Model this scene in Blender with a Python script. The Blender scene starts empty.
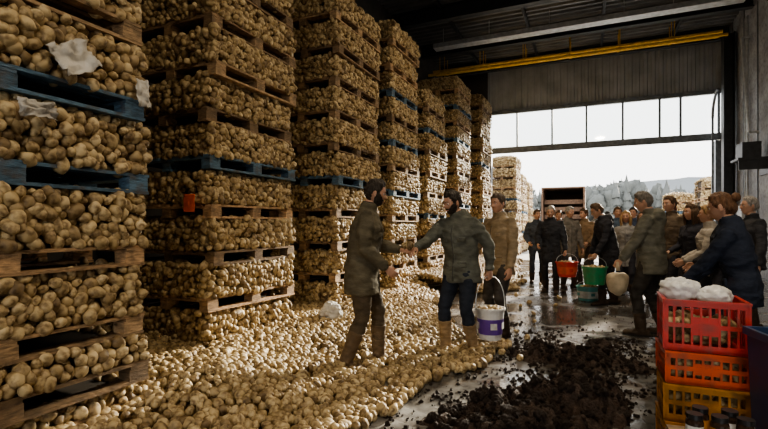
import bpy, bmesh, math, random
import numpy as np
from mathutils import Vector, Matrix, noise, Euler
random.seed(7); rng=np.random.default_rng(7)
scene=bpy.context.scene
COL=scene.collection
R_=math.radians

# ------------------------------------------------------------------ materials
def newmat(name):
    m=bpy.data.materials.new(name); m.use_nodes=True
    nt=m.node_tree; b=nt.nodes['Principled BSDF']
    return m,nt,b
def N(nt,t,**k):
    n=nt.nodes.new(t)
    for a,v in k.items(): setattr(n,a,v)
    return n
def ramp(nt,stops):
    r=nt.nodes.new('ShaderNodeValToRGB'); e=r.color_ramp.elements
    while len(e)<len(stops): e.new(0.5)
    for i,(p,c) in enumerate(stops):
        e[i].position=p; e[i].color=(c[0],c[1],c[2],1)
    return r
def simple(name,col,rough=.6,metal=0,nscale=8,var=.25,bump=.0,bscale=40,attr=False,stretch=(1,1,1),spec=.5,dirt=0):
    m,nt,b=newmat(name)
    tc=N(nt,'ShaderNodeTexCoord'); mp=N(nt,'ShaderNodeMapping'); mp.inputs['Scale'].default_value=stretch
    nt.links.new(tc.outputs['Object'],mp.inputs['Vector'])
    n=N(nt,'ShaderNodeTexNoise'); n.inputs['Scale'].default_value=nscale; n.inputs['Detail'].default_value=5
    nt.links.new(mp.outputs[0],n.inputs['Vector'])
    lo=[c*(1-var) for c in col]; hi=[min(1,c*(1+var)) for c in col]
    r=ramp(nt,[(.3,lo),(.7,hi)]); nt.links.new(n.outputs['Fac'],r.inputs[0])
    out=r.outputs[0]
    if attr:
        a=N(nt,'ShaderNodeAttribute',attribute_name='Col')
        mx=N(nt,'ShaderNodeMix',data_type='RGBA',blend_type='MULTIPLY'); mx.inputs[0].default_value=1
        nt.links.new(out,mx.inputs[6]); nt.links.new(a.outputs['Color'],mx.inputs[7]); out=mx.outputs[2]
    if dirt:
        n3=N(nt,'ShaderNodeTexNoise'); n3.inputs['Scale'].default_value=11; n3.inputs['Detail'].default_value=8
        nt.links.new(tc.outputs['Object'],n3.inputs['Vector'])
        dr=ramp(nt,[(.48,(0,0,0)),(.66,(dirt,dirt,dirt))]); nt.links.new(n3.outputs['Fac'],dr.inputs[0])
        mx=N(nt,'ShaderNodeMix',data_type='RGBA'); nt.links.new(dr.outputs[0],mx.inputs[0])
        nt.links.new(out,mx.inputs[6]); mx.inputs[7].default_value=(.10,.07,.045,1); out=mx.outputs[2]
    nt.links.new(out,b.inputs['Base Color'])
    b.inputs['Roughness'].default_value=rough; b.inputs['Metallic'].default_value=metal
    b.inputs['Specular IOR Level'].default_value=spec
    if bump:
        n2=N(nt,'ShaderNodeTexNoise'); n2.inputs['Scale'].default_value=bscale; n2.inputs['Detail'].default_value=4
        nt.links.new(mp.outputs[0],n2.inputs['Vector'])
        bp=N(nt,'ShaderNodeBump'); bp.inputs['Strength'].default_value=bump; bp.inputs['Distance'].default_value=.02
        nt.links.new(n2.outputs['Fac'],bp.inputs['Height']); nt.links.new(bp.outputs[0],b.inputs['Normal'])
    return m
def potato_mat():
    m,nt,b=newmat('potato_skin')
    oi=N(nt,'ShaderNodeObjectInfo')
    r=ramp(nt,[(0,(.20,.135,.065)),(.2,(.36,.265,.135)),(.6,(.50,.385,.21)),(.85,(.58,.46,.27)),(1,(.33,.235,.12))])
    nt.links.new(oi.outputs['Random'],r.inputs[0])
    tc=N(nt,'ShaderNodeTexCoord'); n=N(nt,'ShaderNodeTexNoise'); n.inputs['Scale'].default_value=24; n.inputs['Detail'].default_value=6
    nt.links.new(tc.outputs['Object'],n.inputs['Vector'])
    d=ramp(nt,[(.36,(.30,.23,.16)),(.56,(1,1,1))]); nt.links.new(n.outputs['Fac'],d.inputs[0])
    mx=N(nt,'ShaderNodeMix',data_type='RGBA',blend_type='MULTIPLY'); mx.inputs[0].default_value=.9
    nt.links.new(r.outputs[0],mx.inputs[6]); nt.links.new(d.outputs[0],mx.inputs[7])
    nt.links.new(mx.outputs[2],b.inputs['Base Color']); b.inputs['Roughness'].default_value=.55
    return m
M={}
M['potato']=potato_mat()
M['wood']=simple('pallet_wood',(.34,.24,.145),.75,nscale=14,var=.45,bump=.4,bscale=30,attr=True,stretch=(1,1,5),dirt=.6)
M['core']=simple('potato_shade_core',(.04,.028,.016),.9)  # filler box colour, dark to stand in for shade between potatoes
M['soil']=simple('soil',(.042,.025,.017),.75,nscale=18,var=.5,bump=1,bscale=60)
M['steel']=simple('painted_steel',(.045,.048,.052),.5,.3)
M['lightsteel']=simple('galvanised_steel',(.50,.52,.54),.4,.3,var=.2)
M['frame']=simple('door_frame_metal',(.20,.22,.24),.5,.3)
M['yellow']=simple('yellow_pipe_paint',(.85,.50,.04),.45)
M['wallgrey']=simple('concrete_panel',(.34,.35,.37),.8,nscale=2,var=.3,bump=.2,dirt=.4)
M['walldark']=simple('dark_wall_cladding',(.06,.056,.052),.8,nscale=2,var=.3)
M['corr']=simple('corrugated_cladding',(.42,.45,.48),.45,.0,nscale=1.5,var=.2)
M['ceil']=simple('ceiling_sheet',(.17,.175,.18),.4,.3,nscale=1.5,var=.3)
M['whiteplastic']=simple('white_plastic',(.68,.68,.67),.35,var=.06,dirt=.35)
M['eyewhite']=simple('eye_white',(.62,.60,.57),.3,var=.03)
M['purple']=simple('purple_label',(.12,.05,.30),.4,var=.15)
M['red']=simple('red_plastic',(.58,.035,.022),.4,var=.12,dirt=.45)
M['orange']=simple('orange_plastic',(.68,.10,.02),.4,var=.12,dirt=.45)
M['yellowp']=simple('yellow_plastic',(.58,.25,.02),.4,var=.12,dirt=.5)
M['green']=simple('green_plastic',(.03,.28,.12),.35,var=.12,dirt=.3)
M['blue']=simple('blue_plastic',(.025,.06,.15),.35,var=.12,dirt=.3)
M['teal']=simple('teal_plastic',(.10,.36,.36),.35,var=.12,dirt=.3)
M['black']=simple('black_plastic',(.02,.02,.022),.35,var=.2)
M['label']=simple('orange_paper_label',(.90,.15,.03),.6,var=.1)
M['paper']=simple('crumpled_white_sheet',(.50,.48,.44),.6,var=.2,bump=.4,bscale=20,dirt=.3)
M['bag']=simple('thin_plastic_bag',(.80,.80,.79),.25,var=.08,bump=.7,bscale=22)
M['sack']=simple('woven_sack',(.50,.42,.30),.9,var=.3,bump=.6,bscale=120)
M['tree']=simple('hazy_woodland',(.115,.12,.110),1,nscale=.3,var=.2)  # aerial haze is put into this base colour
M['hill']=simple('hazy_hill',(.20,.21,.21),1,nscale=.02,var=.06)  # paler than the trees: distance haze put into the colour
M['ground']=simple('gravel_yard',(.36,.34,.31),.9,nscale=1.2,var=.25,bump=.4,bscale=20)
M['glassjar']=simple('dark_jar',(.05,.03,.02),.15,var=.2)
M['tyre']=simple('tyre_rubber',(.02,.02,.02),.8)
M['truck']=simple('trailer_planks',(.10,.055,.03),.7,var=.3)

def floor_mat():
    m,nt,b=newmat('wet_concrete_floor')
    tc=N(nt,'ShaderNodeTexCoord')
    def noi(s,d=6,dist=0):
        n=N(nt,'ShaderNodeTexNoise'); n.inputs['Scale'].default_value=s; n.inputs['Detail'].default_value=d
        n.inputs['Distortion'].default_value=dist
        nt.links.new(tc.outputs['Object'],n.inputs['Vector']); return n
    a=noi(1.1,8,.6); c=noi(7,8); e=noi(60,3); g=noi(2.6,9,1.2)
    r1=ramp(nt,[(.35,(.15,.147,.145)),(.65,(.31,.305,.295))]); nt.links.new(c.outputs['Fac'],r1.inputs[0])
    wet=ramp(nt,[(.47,(1,1,1)),(.58,(0,0,0))]); nt.links.new(a.outputs['Fac'],wet.inputs[0])
    dk=N(nt,'ShaderNodeMix',data_type='RGBA',blend_type='MULTIPLY')
    nt.links.new(wet.outputs[0],dk.inputs[0]); nt.links.new(r1.outputs[0],dk.inputs[6]); dk.inputs[7].default_value=(.45,.44,.43,1)
    mud=ramp(nt,[(.50,(0,0,0)),(.62,(.85,.85,.85))]); nt.links.new(g.outputs['Fac'],mud.inputs[0])
    md=N(nt,'ShaderNodeMix',data_type='RGBA'); nt.links.new(mud.outputs[0],md.inputs[0])
    nt.links.new(dk.outputs[2],md.inputs[6]); md.inputs[7].default_value=(.085,.062,.045,1)
    nt.links.new(md.outputs[2],b.inputs['Base Color'])
    rr=N(nt,'ShaderNodeMapRange'); rr.inputs['To Min'].default_value=.34; rr.inputs['To Max'].default_value=.08
    nt.links.new(wet.outputs[0],rr.inputs['Value']); nt.links.new(rr.outputs[0],b.inputs['Roughness'])
    ad=N(nt,'ShaderNodeMath',operation='ADD'); nt.links.new(c.outputs['Fac'],ad.inputs[0]); nt.links.new(e.outputs['Fac'],ad.inputs[1])
    sb=N(nt,'ShaderNodeMapRange'); sb.inputs['To Min'].default_value=.40; sb.inputs['To Max'].default_value=.12
    nt.links.new(wet.outputs[0],sb.inputs['Value'])
    bp=N(nt,'ShaderNodeBump'); nt.links.new(sb.outputs[0],bp.inputs['Strength']); bp.inputs['Distance'].default_value=.01
    nt.links.new(ad.outputs[0],bp.inputs['Height']); nt.links.new(bp.outputs[0],b.inputs['Normal'])
    return m
M['floor']=floor_mat()
def glass_mat():
    m=bpy.data.materials.new('window_glass'); m.use_nodes=True; nt=m.node_tree; nt.nodes.clear()
    o=N(nt,'ShaderNodeOutputMaterial'); t=N(nt,'ShaderNodeBsdfTransparent'); g=N(nt,'ShaderNodeBsdfGlossy'); g.inputs['Roughness'].default_value=.05
    t.inputs[0].default_value=(.93,.95,.95,1)
    mx=N(nt,'ShaderNodeMixShader'); mx.inputs[0].default_value=.06
    nt.links.new(t.outputs[0],mx.inputs[1]); nt.links.new(g.outputs[0],mx.inputs[2]); nt.links.new(mx.outputs[0],o.inputs[0]); return m
M['glass']=glass_mat()
_fab={}
def fabric(col,rough=.85):
    k=tuple(round(c,3) for c in col)
    if k not in _fab: _fab[k]=simple('fabric_%d'%len(_fab),col,rough,nscale=9,var=.28,bump=.6,bscale=16,spec=.2,stretch=(1,1,1.8))
    return _fab[k]
_sk={}
def skin(col):
    k=tuple(col)
    if k not in _sk:
        m=simple('skin_%d'%len(_sk),col,.5,nscale=25,var=.1); 
        m.node_tree.nodes['Principled BSDF'].inputs['Subsurface Weight'].default_value=.08
        m.node_tree.nodes['Principled BSDF'].inputs['Subsurface Radius'].default_value=(.02,.008,.004)
        _sk[k]=m
    return _sk[k]
_hr={}
def hairm(col):
    k=tuple(col)
    if k not in _hr: _hr[k]=simple('hair_%d'%len(_hr),col,.6,nscale=60,var=.45,bump=.8,bscale=90,stretch=(1,1,.25))
    return _hr[k]

# ------------------------------------------------------------------ mesh builder
class MB:
    def __init__(s): s.v=[];s.f=[];s.m=[];s.c=[]
    def add(s,vs,fs,mat=0,col=(1,1,1)):
        o=len(s.v); s.v.extend([tuple(v) for v in vs]); s.f.extend([tuple(i+o for i in f) for f in fs])
        s.m.extend([mat]*len(fs)); s.c.extend([col]*len(fs))
    def box(s,c,sz,R=None,mat=0,col=(1,1,1)):
        c=Vector(c); hx,hy,hz=[q/2 for q in sz]
        vs=[Vector((x,y,z)) for x in(-hx,hx) for y in(-hy,hy) for z in(-hz,hz)]
        if R is not None: vs=[R@v for v in vs]
        s.add([c+v for v in vs],[(0,1,3,2),(4,6,7,5),(0,4,5,1),(2,3,7,6),(0,2,6,4),(1,5,7,3)],mat,col)
    def tube(s,pts,rads,ref=(1,0,0),n=12,mat=0,cap=True,col=(1,1,1)):
        pts=[Vector(p) for p in pts]; ref=Vector(ref); vs=[]; K=len(pts)
        for i,p in enumerate(pts):
            a=pts[max(0,i-1)]; b=pts[min(K-1,i+1)]; t=(b-a)
            t=t.normalized() if t.length>1e-9 else Vector((0,0,1))
            sd=ref-t*ref.dot(t)
            if sd.length<1e-3: sd=Vector((0,1,0))-t*t.y
            sd.normalize(); up=t.cross(sd); r=rads[i]
            if not hasattr(r,'__len__'): r=(r,r)
            for k in range(n):
                an=2*math.pi*k/n; vs.append(p+sd*(r[0]*math.cos(an))+up*(r[1]*math.sin(an)))
        fs=[]
        for i in range(K-1):
            for k in range(n):
                k2=(k+1)%n; fs.append((i*n+k,i*n+k2,(i+1)*n+k2,(i+1)*n+k))
        if cap:
            fs.append(tuple(range(n-1,-1,-1))); fs.append(tuple((K-1)*n+k for k in range(n)))
        s.add(vs,fs,mat,col)
    def ell(s,c,r,R=None,a=12,b=16,mat=0,fn=None):
        c=Vector(c); vs=[];fs=[]
        for i in range(a+1):
            th=math.pi*i/a
            for k in range(b):
                ph=2*math.pi*k/b
                v=Vector((r[0]*math.sin(th)*math.cos(ph),r[1]*math.sin(th)*math.sin(ph),r[2]*math.cos(th)))
                if fn: v=fn(v)
                if R is not None: v=R@v
                vs.append(c+v)
        for i in range(a):
            for k in range(b):
                k2=(k+1)%b; fs.append((i*b+k,(i+1)*b+k,(i+1)*b+k2,i*b+k2))
        s.add(vs,fs,mat)
    def obj(s,name,mats,smooth=False,loc=(0,0,0),rot=0,parent=None,bevel=0):
        me=bpy.data.meshes.new(name); me.from_pydata(s.v,[],s.f)
        for mt in mats: me.materials.append(mt)
        me.polygons.foreach_set('material_index',s.m)
        if smooth: me.polygons.foreach_set('use_smooth',[True]*len(s.f))
        at=me.attributes.new('Col','FLOAT_COLOR','FACE')
        at.data.foreach_set('color',np.array([(c[0],c[1],c[2],1) for c in s.c],dtype=np.float32).ravel())
        me.update(); o=bpy.data.objects.new(name,me); COL.objects.link(o)
        o.location=loc; o.rotation_euler=(0,0,rot)
        if parent: o.parent=parent
        if bevel:
            b=o.modifiers.new('b','BEVEL'); b.width=bevel; b.segments=2; b.limit_method='ANGLE'
        return o

def remesh(mb,voxel,sm=4,f=.5):
    me=bpy.data.meshes.new('tmp'); me.from_pydata(mb.v,[],mb.f); me.update()
    o=bpy.data.objects.new('tmp',me); COL.objects.link(o)
    r=o.modifiers.new('r','REMESH'); r.mode='VOXEL'; r.voxel_size=voxel
    if sm:
        k=o.modifiers.new('s','SMOOTH'); k.factor=f; k.iterations=sm
    dg=bpy.context.evaluated_depsgraph_get(); ev=o.evaluated_get(dg); m2=ev.to_mesh()
    vs=[v.co.copy() for v in m2.vertices]; ns=[v.normal.copy() for v in m2.vertices]; fs=[tuple(p.vertices) for p in m2.polygons]
    ev.to_mesh_clear(); bpy.data.objects.remove(o); bpy.data.meshes.remove(me)
    return vs,ns,fs

# ------------------------------------------------------------------ instancing
def ico(name,sub,fn,mat):
    bm=bmesh.new(); bmesh.ops.create_icosphere(bm,subdivisions=sub,radius=1)
    for v in bm.verts: v.co=fn(v.co.copy())
    me=bpy.data.meshes.new(name); bm.to_mesh(me); bm.free(); me.materials.append(mat)
    me.polygons.foreach_set('use_smooth',[True]*len(me.polygons))
    return bpy.data.objects.new(name,me)
def variants(cname,mat,n,sub,fn):
    c=bpy.data.collections.new(cname)
    for i in range(n): c.objects.link(ico(cname+'_shape',sub,lambda v,i=i:fn(v,i),mat))
    return c
def potfn(v,i):
    n=noise.noise(v*1.1+Vector((i*7.3,0,0)))*.22+noise.noise(v*2.6+Vector((0,i*3.1,0)))*.05
    return Vector((v.x*(.041+.003*i),v.y*(.037),v.z*(.035)))*(1+n)
def clodfn(v,i):
    n=noise.noise(v*1.6+Vector((i*5.3,0,0)))*.5+noise.noise(v*4+Vector((i,2,0)))*.25
    return Vector((v.x,v.y*.85,v.z*.7))*(1+n)
POT=variants('potatoes_loose',M['potato'],5,3,potfn)
CLOD=variants('soil_clods',M['soil'],4,3,clodfn)
_ng={}
def nodegroup(c):
    if c.name in _ng: return _ng[c.name]
    ng=bpy.data.node_groups.new('scatter_'+c.name,'GeometryNodeTree')
    ng.interface.new_socket('Geometry',in_out='INPUT',socket_type='NodeSocketGeometry')
    ng.interface.new_socket('Geometry',in_out='OUTPUT',socket_type='NodeSocketGeometry')
    gi=ng.nodes.new('NodeGroupInput'); go=ng.nodes.new('NodeGroupOutput')
    ci=ng.nodes.new('GeometryNodeCollectionInfo'); ci.inputs['Collection'].default_value=c
    ci.inputs['Separate Children'].default_value=True; ci.inputs['Reset Children'].default_value=True
    ip=ng.nodes.new('GeometryNodeInstanceOnPoints'); ip.inputs['Pick Instance'].default_value=True
    ra=ng.nodes.new('GeometryNodeInputNamedAttribute'); ra.data_type='FLOAT_VECTOR'; ra.inputs[0].default_value='rot'
    sa=ng.nodes.new('GeometryNodeInputNamedAttribute'); sa.data_type='FLOAT_VECTOR'; sa.inputs[0].default_value='scl'
    rv=ng.nodes.new('FunctionNodeRandomValue'); rv.data_type='INT'; rv.inputs[4].default_value=0; rv.inputs[5].default_value=len(c.objects)-1
    L=ng.links.new
    L(gi.outputs[0],ip.inputs['Points']); L(ci.outputs[0],ip.inputs['Instance']); L(ra.outputs['Attribute'],ip.inputs['Rotation'])
    L(sa.outputs['Attribute'],ip.inputs['Scale']); L(rv.outputs[2],ip.inputs['Instance Index']); L(ip.outputs[0],go.inputs[0])
    _ng[c.name]=ng; return ng
def scatter(name,pts,scl,coll,parent=None,rot=None):
    pts=np.asarray(pts,dtype=np.float32); n=len(pts)
    me=bpy.data.meshes.new(name); me.vertices.add(n); me.vertices.foreach_set('co',pts.ravel())
    if rot is None: rot=rng.uniform(0,6.28,(n,3))
    a=me.attributes.new('rot','FLOAT_VECTOR','POINT'); a.data.foreach_set('vector',np.asarray(rot,dtype=np.float32).ravel())
    s=np.asarray(scl,dtype=np.float32)
    if s.ndim==1: s=np.repeat(s[:,None],3,1)
    b=me.attributes.new('scl','FLOAT_VECTOR','POINT'); b.data.foreach_set('vector',s.ravel())
    o=bpy.data.objects.new(name,me); COL.objects.link(o)
    md=o.modifiers.new('scatter','NODES'); md.node_group=nodegroup(coll)
    if parent: o.parent=parent
    return o

# ------------------------------------------------------------------ room shell
XL,XR,YF,YB=-5.6,4.2,19.5,-7.0; ZC=7.9; ZW=ZC+.25
mb=MB(); mb.box(((XL+XR)/2,(YF+YB)/2,-.05),(XR-XL,YF-YB,.1)); mb.obj('floor',[M['floor']])
mb=MB(); mb.box((0,YF+90.2,-.08),(300,180,.12)); mb.box((0,YB-15.2,-.08),(80,30,.12)); mb.obj('yard_ground',[M['ground']])
mb=MB(); mb.box((XL-.1,(YF+YB)/2,ZW/2),(.2,YF-YB,ZW)); mb.obj('wall_left',[M['walldark']])
mb=MB(); mb.box((XR+.1,(YF+YB)/2,ZW/2),(.2,YF-YB,ZW))
for y in np.arange(-6,19.4,1.2): mb.box((XR-.012,y,ZC/2),(.03,.03,ZC),mat=1)
mb.obj('wall_right',[M['wallgrey'],M['frame']])
mb=MB(); mb.box(((XL-2.4)/2,YB-.1,ZW/2),(-2.4-XL,.2,ZW)); mb.box(((XR+3.4)/2,YB-.1,ZW/2),(XR-3.4,.2,ZW)); mb.box((.5,YB-.1,(ZW+4.2)/2),(5.8,.2,ZW-4.2)); mb.obj('unseen_wall_back',[M['walldark']])  # unseen wall added to cut fill from behind; opening admits some sky light
for y in (17.6,12.6,7.6,2.6):
    mb=MB(); mb.box((XR-.22,y,ZC/2-.25),(.26,.03,ZC-.5)); mb.box((XR-.08,y,ZC/2-.25),(.03,.3,ZC-.5)); mb.box((XR-.35,y,ZC/2-.25),(.03,.3,ZC-.5))
    mb.obj('steel_column',[M['steel']])
mb=MB(); ys=[];zs=[]; y=YB
while y<YF:
    for dy,dz in((0,0),(.10,0),(.14,.06),(.24,.06),(.28,0)): ys.append(y+dy); zs.append(ZC+dz)
    y+=.28
vs=[];fs=[]
for i,(a,b) in enumerate(zip(ys,zs)): vs+= [(XL,a,b),(XR,a,b)]
for i in range(len(ys)-1): fs.append((2*i,2*i+1,2*i+3,2*i+2))
mb.add(vs,fs); mb.box(((XL+XR)/2,(YF+YB)/2,ZW+.05),(XR-XL+.4,YF-YB+.4,.1)); mb.obj('ceiling',[M['ceil']])
for y in (18.3,15.9,13.2,9.2,5,0.5,-4):
    mb=MB(); w=XR-XL-.06; cx=(XL+XR)/2
    mb.box((cx,y,ZC-.03),(w,.22,.03)); mb.box((cx,y,ZC-.43),(w,.22,.03)); mb.box((cx,y,ZC-.23),(w,.03,.38)); mb.obj('ceiling_beam',[M['steel']])
for x in (-4,-1.8,.4,2.6):
    mb=MB(); mb.box((x,(YF+YB)/2,ZC-.08),(.08,YF-YB-.3,.1)); mb.obj('ceiling_purlin',[M['steel']])
for y,z in((17.6,7.36),(17.2,7.36),(16.6,7.05)):
    mb=MB(); mb.tube([(XL+.05,y,z),(XR-.45,y,z)],[.05]*2,ref=(0,1,0),n=12)
    for x in np.arange(XL+.5,XR-.5,1.5):
        mb.tube([(x,y-.001,z),(x,y,ZC-.01)],[.012]*2,n=6); mb.tube([(x-.04,y,z),(x+.04,y,z)],[.065]*2,ref=(0,1,0),n=12)
    mb.obj('gas_pipe',[M['yellow']],smooth=False)
mb=MB(); mb.box((-.5,14.7,7.25),(8.4,.35,.05)); mb.box((-.5,14.53,7.30),(8.4,.02,.14)); mb.box((-.5,14.87,7.30),(8.4,.02,.14))
for x in(-4.4,-2.9,-1.1,.9,2.1,3.4): mb.tube([(x,14.7,7.25),(x,14.701,ZC-.02)],[.012]*2,n=6)
mb.obj('cable_tray',[M['lightsteel']])
DX0=-3.9
mb=MB(); mb.box(((XL+DX0)/2,YF+.1,ZW/2),(DX0-XL,.2,ZW)); mb.obj('wall_front',[M['walldark']])
mb=MB(); xs=[];yy=[]; x=DX0
while x<XR-.1:
    for dx,dy in((0,0),(.10,0),(.13,.05),(.22,.05),(.25,0)): xs.append(x+dx); yy.append(YF+dy)
    x+=.25
vs=[];fs=[]
Z0=6.08
for a,b in zip(xs,yy): vs+=[(min(a,XR),b,Z0+.08),(min(a,XR),b,ZW)]
for i in range(len(xs)-1): fs.append((2*i,2*i+2,2*i+3,2*i+1))
mb.add(vs,fs); mb.box(((DX0+XR)/2,YF+.12,(Z0+.08+ZW)/2),(XR-DX0,.06,ZW-Z0-.08)); mb.obj('wall_front_cladding',[M['corr']])
mb=MB(); wx=XR-DX0
mb.box(((DX0+XR)/2,YF,Z0),(wx,.16,.14)); mb.box(((DX0+XR)/2,YF,4.52),(wx,.16,.20)); mb.box(((DX0+XR)/2,YF-.03,4.40),(wx,.10,.05))
for x in (DX0+.05,-2.7,-1.35,-.1,1.15,2.35,3.0,XR-.06): mb.box((x,YF,5.3),(.07,.1,1.5))
w=mb.obj('window_1',[M['frame']])
mb=MB(); mb.box(((DX0+XR)/2,YF+.01,5.3),(wx-.1,.01,1.42)); mb.obj('glass',[M['glass']],parent=w)
mb=MB(); mb.box((XR-.10,YF-.05,2.18),(.18,.26,4.34)); mb.box((XR-.30,YF-.3,2.6),(.06,.08,5.2))
pts=[(XR-.3,YF-.3,5.1)]+[(XR-.3,YF-.3-.8*(1-math.cos(t)),5.1+.8*math.sin(t)) for t in np.linspace(.1,1.57,9)]
mb.tube(pts,[.045]*len(pts),ref=(1,0,0),n=8); mb.obj('door_1',[M['frame']])
mb=MB(); mb.box((DX0+.09,YF,2.18),(.16,.26,4.34)); mb.obj('trim_1',[M['frame']])
mb=MB(); mb.tube([(XR-.06,16.3,.3),(XR-.06,16.3,7.4)],[.03]*2,n=8); mb.tube([(XR-.06,16.5,1.2),(XR-.06,16.5,7.4)],[.02]*2,n=8)
mb.box((XR-.13,16.4,1.6),(.2,.5,.7)); mb.obj('electrical_conduit',[M['lightsteel']])
mb=MB(); mb.tube([(XR-.25,15.4,3.9),(XR-.25,16.05,6.7)],[.04]*2,n=8); mb.tube([(XR-.03,15.4,3.9),(XR-.25,15.4,3.9)],[.03]*2,ref=(0,0,1),n=8);mb.tube([(XR-.03,16.05,6.7),(XR-.25,16.05,6.7)],[.03]*2,ref=(0,0,1),n=8); mb.obj('wall_brace',[M['lightsteel']])
mb=MB(); mb.box((XR-.37,14.9,3.1),(.66,.7,.06)); mb.box((XR-.05,14.9,2.9),(.04,.7,.4)); mb.box((XR-.37,14.6,2.95),(.62,.04,.26)); mb.box((XR-.4,14.9,3.33),(.4,.6,.4)); mb.obj('wall_shelf',[M['steel']])

# ------------------------------------------------------------------ pallet stacks
def pallet(mb,x0,x1,y0,y1,z,blue,tilt):
    W=x1-x0; D=y1-y0; base=random.choice([(1,.95,.88),(.8,.74,.68),(1.2,1.1,1.0),(.6,.56,.52)])
    if blue: base=(.24,.62,1.5)
    def c():
        k=random.uniform(.65,1.25); return tuple(q*k for q in base)
    cx=(x0+x1)/2; cy=(y0+y1)/2
    R=Euler((tilt*.3,tilt*.5,tilt)).to_matrix()
    def bx(p,s): mb.box(Vector((cx,cy,z))+R@Vector(p),s,R,0,c())
    j=lambda:random.uniform(-.008,.008)
    for sx in(-1,0,1): bx((sx*(W/2-.06)+j(),0,.011),(.12,D,.022))
    for sx in(-1,0,1):
        for sy in(-1,0,1): bx((sx*(W/2-.06),sy*(D/2-.075),.062),(.115,.145,.08))
    for sy in(-1,0,1): bx((0,sy*(D/2-.075)+j(),.112),(W,.14,.022))
    n=9
    for i in range(n): bx((-W/2+.05+i*(W-.1)/(n-1)+j(),j(),.134),(.095,D+j()*3,.022))
def stack(name,x1,y0,y1,levels,blues,depth=1.25):
    x0=x1-depth; mb=MB(); pts=[]
    for i in range(len(levels)-1):
        z=levels[i]; h=levels[i+1]-z
        dx=random.uniform(-.04,.04); dy=random.uniform(-.035,.035); t=random.uniform(-.025,.025)
        pallet(mb,x0+dx,x1+dx,y0+dy,y1+dy,z,i in blues,t)
        a0,a1,b0,b1=x0+dx,x1+dx+.012,y0+dy-.005,y1+dy
        zb=z+.146; top=levels[i+1]
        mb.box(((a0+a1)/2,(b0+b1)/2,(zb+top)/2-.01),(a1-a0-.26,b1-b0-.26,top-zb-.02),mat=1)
        rows=max(2,int(round((top-zb)/.056))); dz=(top-zb)/rows
        for r in range(rows):
            zz=zb+dz*(r+.5)
            for dep in range(2):
                ins=.032+.065*dep
                if r>=rows-1: ins+=.03
                off=(r+dep)%2*.035
                bul=.022*math.sin(r/rows*3.1)
                for yv in np.arange(b0+.02+off,b1-.02,.071):
                    pts.append((a1-ins+bul*noise.noise(Vector((yv*3,i,0)))*2,yv,zz))
                for xv in np.arange(a0+.04+off,a1-ins,.071):
                    pts.append((xv,b0+ins,zz))
                    if dep==0: pts.append((xv,b1-ins,zz))
    zt=levels[-1]
    for xv in np.arange(x0+.08,x1-.05,.074):
        for yv in np.arange(y0+.08,y1-.05,.074):
            e=min(xv-x0,x1-xv,yv-y0,y1-yv); pts.append((xv,yv,zt-.02+min(.12,e*.3)))
    o=mb.obj(name,[M['wood'],M['core']],bevel=0)
    pts=np.array(pts); pts+=rng.normal(0,.012,pts.shape)
    scatter('potatoes',pts,rng.uniform(.70,1.28,len(pts)),POT,parent=o)
    return o
def lv(n,p,z=0): return [z+i*p for i in range(n+1)]
S='potato_pallet_stack'
stack(S,-2.93,.62,2.36,[0,.27,.60,1.09,1.60,2.12,2.66,3.2,3.7],{4,5})
stack(S,-3.48,3.53,4.98,lv(10,.487),{4})
stack(S,-3.46,6.05,7.60,lv(10,.50),{4})
stack(S,-3.44,8.15,9.6,lv(11,.485),{4,6,8})
stack(S,-3.46,10.35,11.8,lv(9,.51),{3,7})
stack(S,-3.46,13.0,14.6,lv(12,.475),{4,8,10})
stack(S,-3.44,16.2,17.8,lv(12,.5),{3,7})
stack(S,-3.0,21.5,23.1,lv(9,.5),{5})
stack(S,-3.1,24.5,26.1,lv(8,.5),{2,4})
stack(S,-3.1,27.5,29.1,lv(8,.48),{3})
stack(S,5.9,25.0,26.6,lv(7,.5),{2})
stack(S,4.9,28.0,29.6,lv(6,.5),{4})

def inpoly(x,y,P):
    r=False; j=len(P)-1
    for i in range(len(P)):
        if (P[i][1]>y)!=(P[j][1]>y) and x<(P[j][0]-P[i][0])*(y-P[i][1])/(P[j][1]-P[i][1])+P[i][0]: r=not r
        j=i
    return r
def spill(name,P,hf,cs=.048):
    xs=[p[0] for p in P]; ys=[p[1] for p in P]; pts=[]
    A=(max(xs)-min(xs))*(max(ys)-min(ys)); n=int(A/(cs*cs)*1.1)
    cell={}
    for _ in range(n):
        x=random.uniform(min(xs),max(xs)); y=random.uniform(min(ys),max(ys))
        wob=noise.noise(Vector((x*1.7,y*1.7,0)))*.25+noise.noise(Vector((x*6,y*6,4)))*.12
        if not inpoly(x+wob,y+wob,P): continue
        k=(int(x/cs),int(y/cs))
        if k in cell: continue
        cell[k]=1
        h=hf(x,y)+.02*noise.noise(Vector((x*3,y*3,5)))
        pts.append((x,y,max(.032,h+.032)))
        if h>.03: pts.append((x+.03,y+.03,max(.032,h-.03)))
    for _ in range(int(A*2.2)):
        x=random.uniform(min(xs)-.1,max(xs)+.35); y=random.uniform(min(ys),max(ys)+.1)
        if x>-3.2: pts.append((x,y,.032))
    return scatter(name,pts,rng.uniform(.68,1.18,len(pts)),POT)
P1=[(-3.5,1.3),(-1.5,1.2),(-1.45,2.6),(-1.35,3.4),(-1.15,4.1),(-.8,5.0),(-.85,5.4),(-1.5,5.7),(-1.9,6.4),(-2.6,8.2),(-3.4,9.5),(-5.4,9.5),(-5.4,1.3)]
def h1(x,y):
    d=max(0,(-1.6-x)/1.8); q=max(0,1-((x+2.75)**2+(y-2.9)**2)/.8)
    return .01+.12*min(1,d)**1.7+.12*q*q+.03*noise.noise(Vector((x*1.5,y*1.5,8)))*min(1,d*2)
spill('spilled_potatoes',P1,h1)
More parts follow.
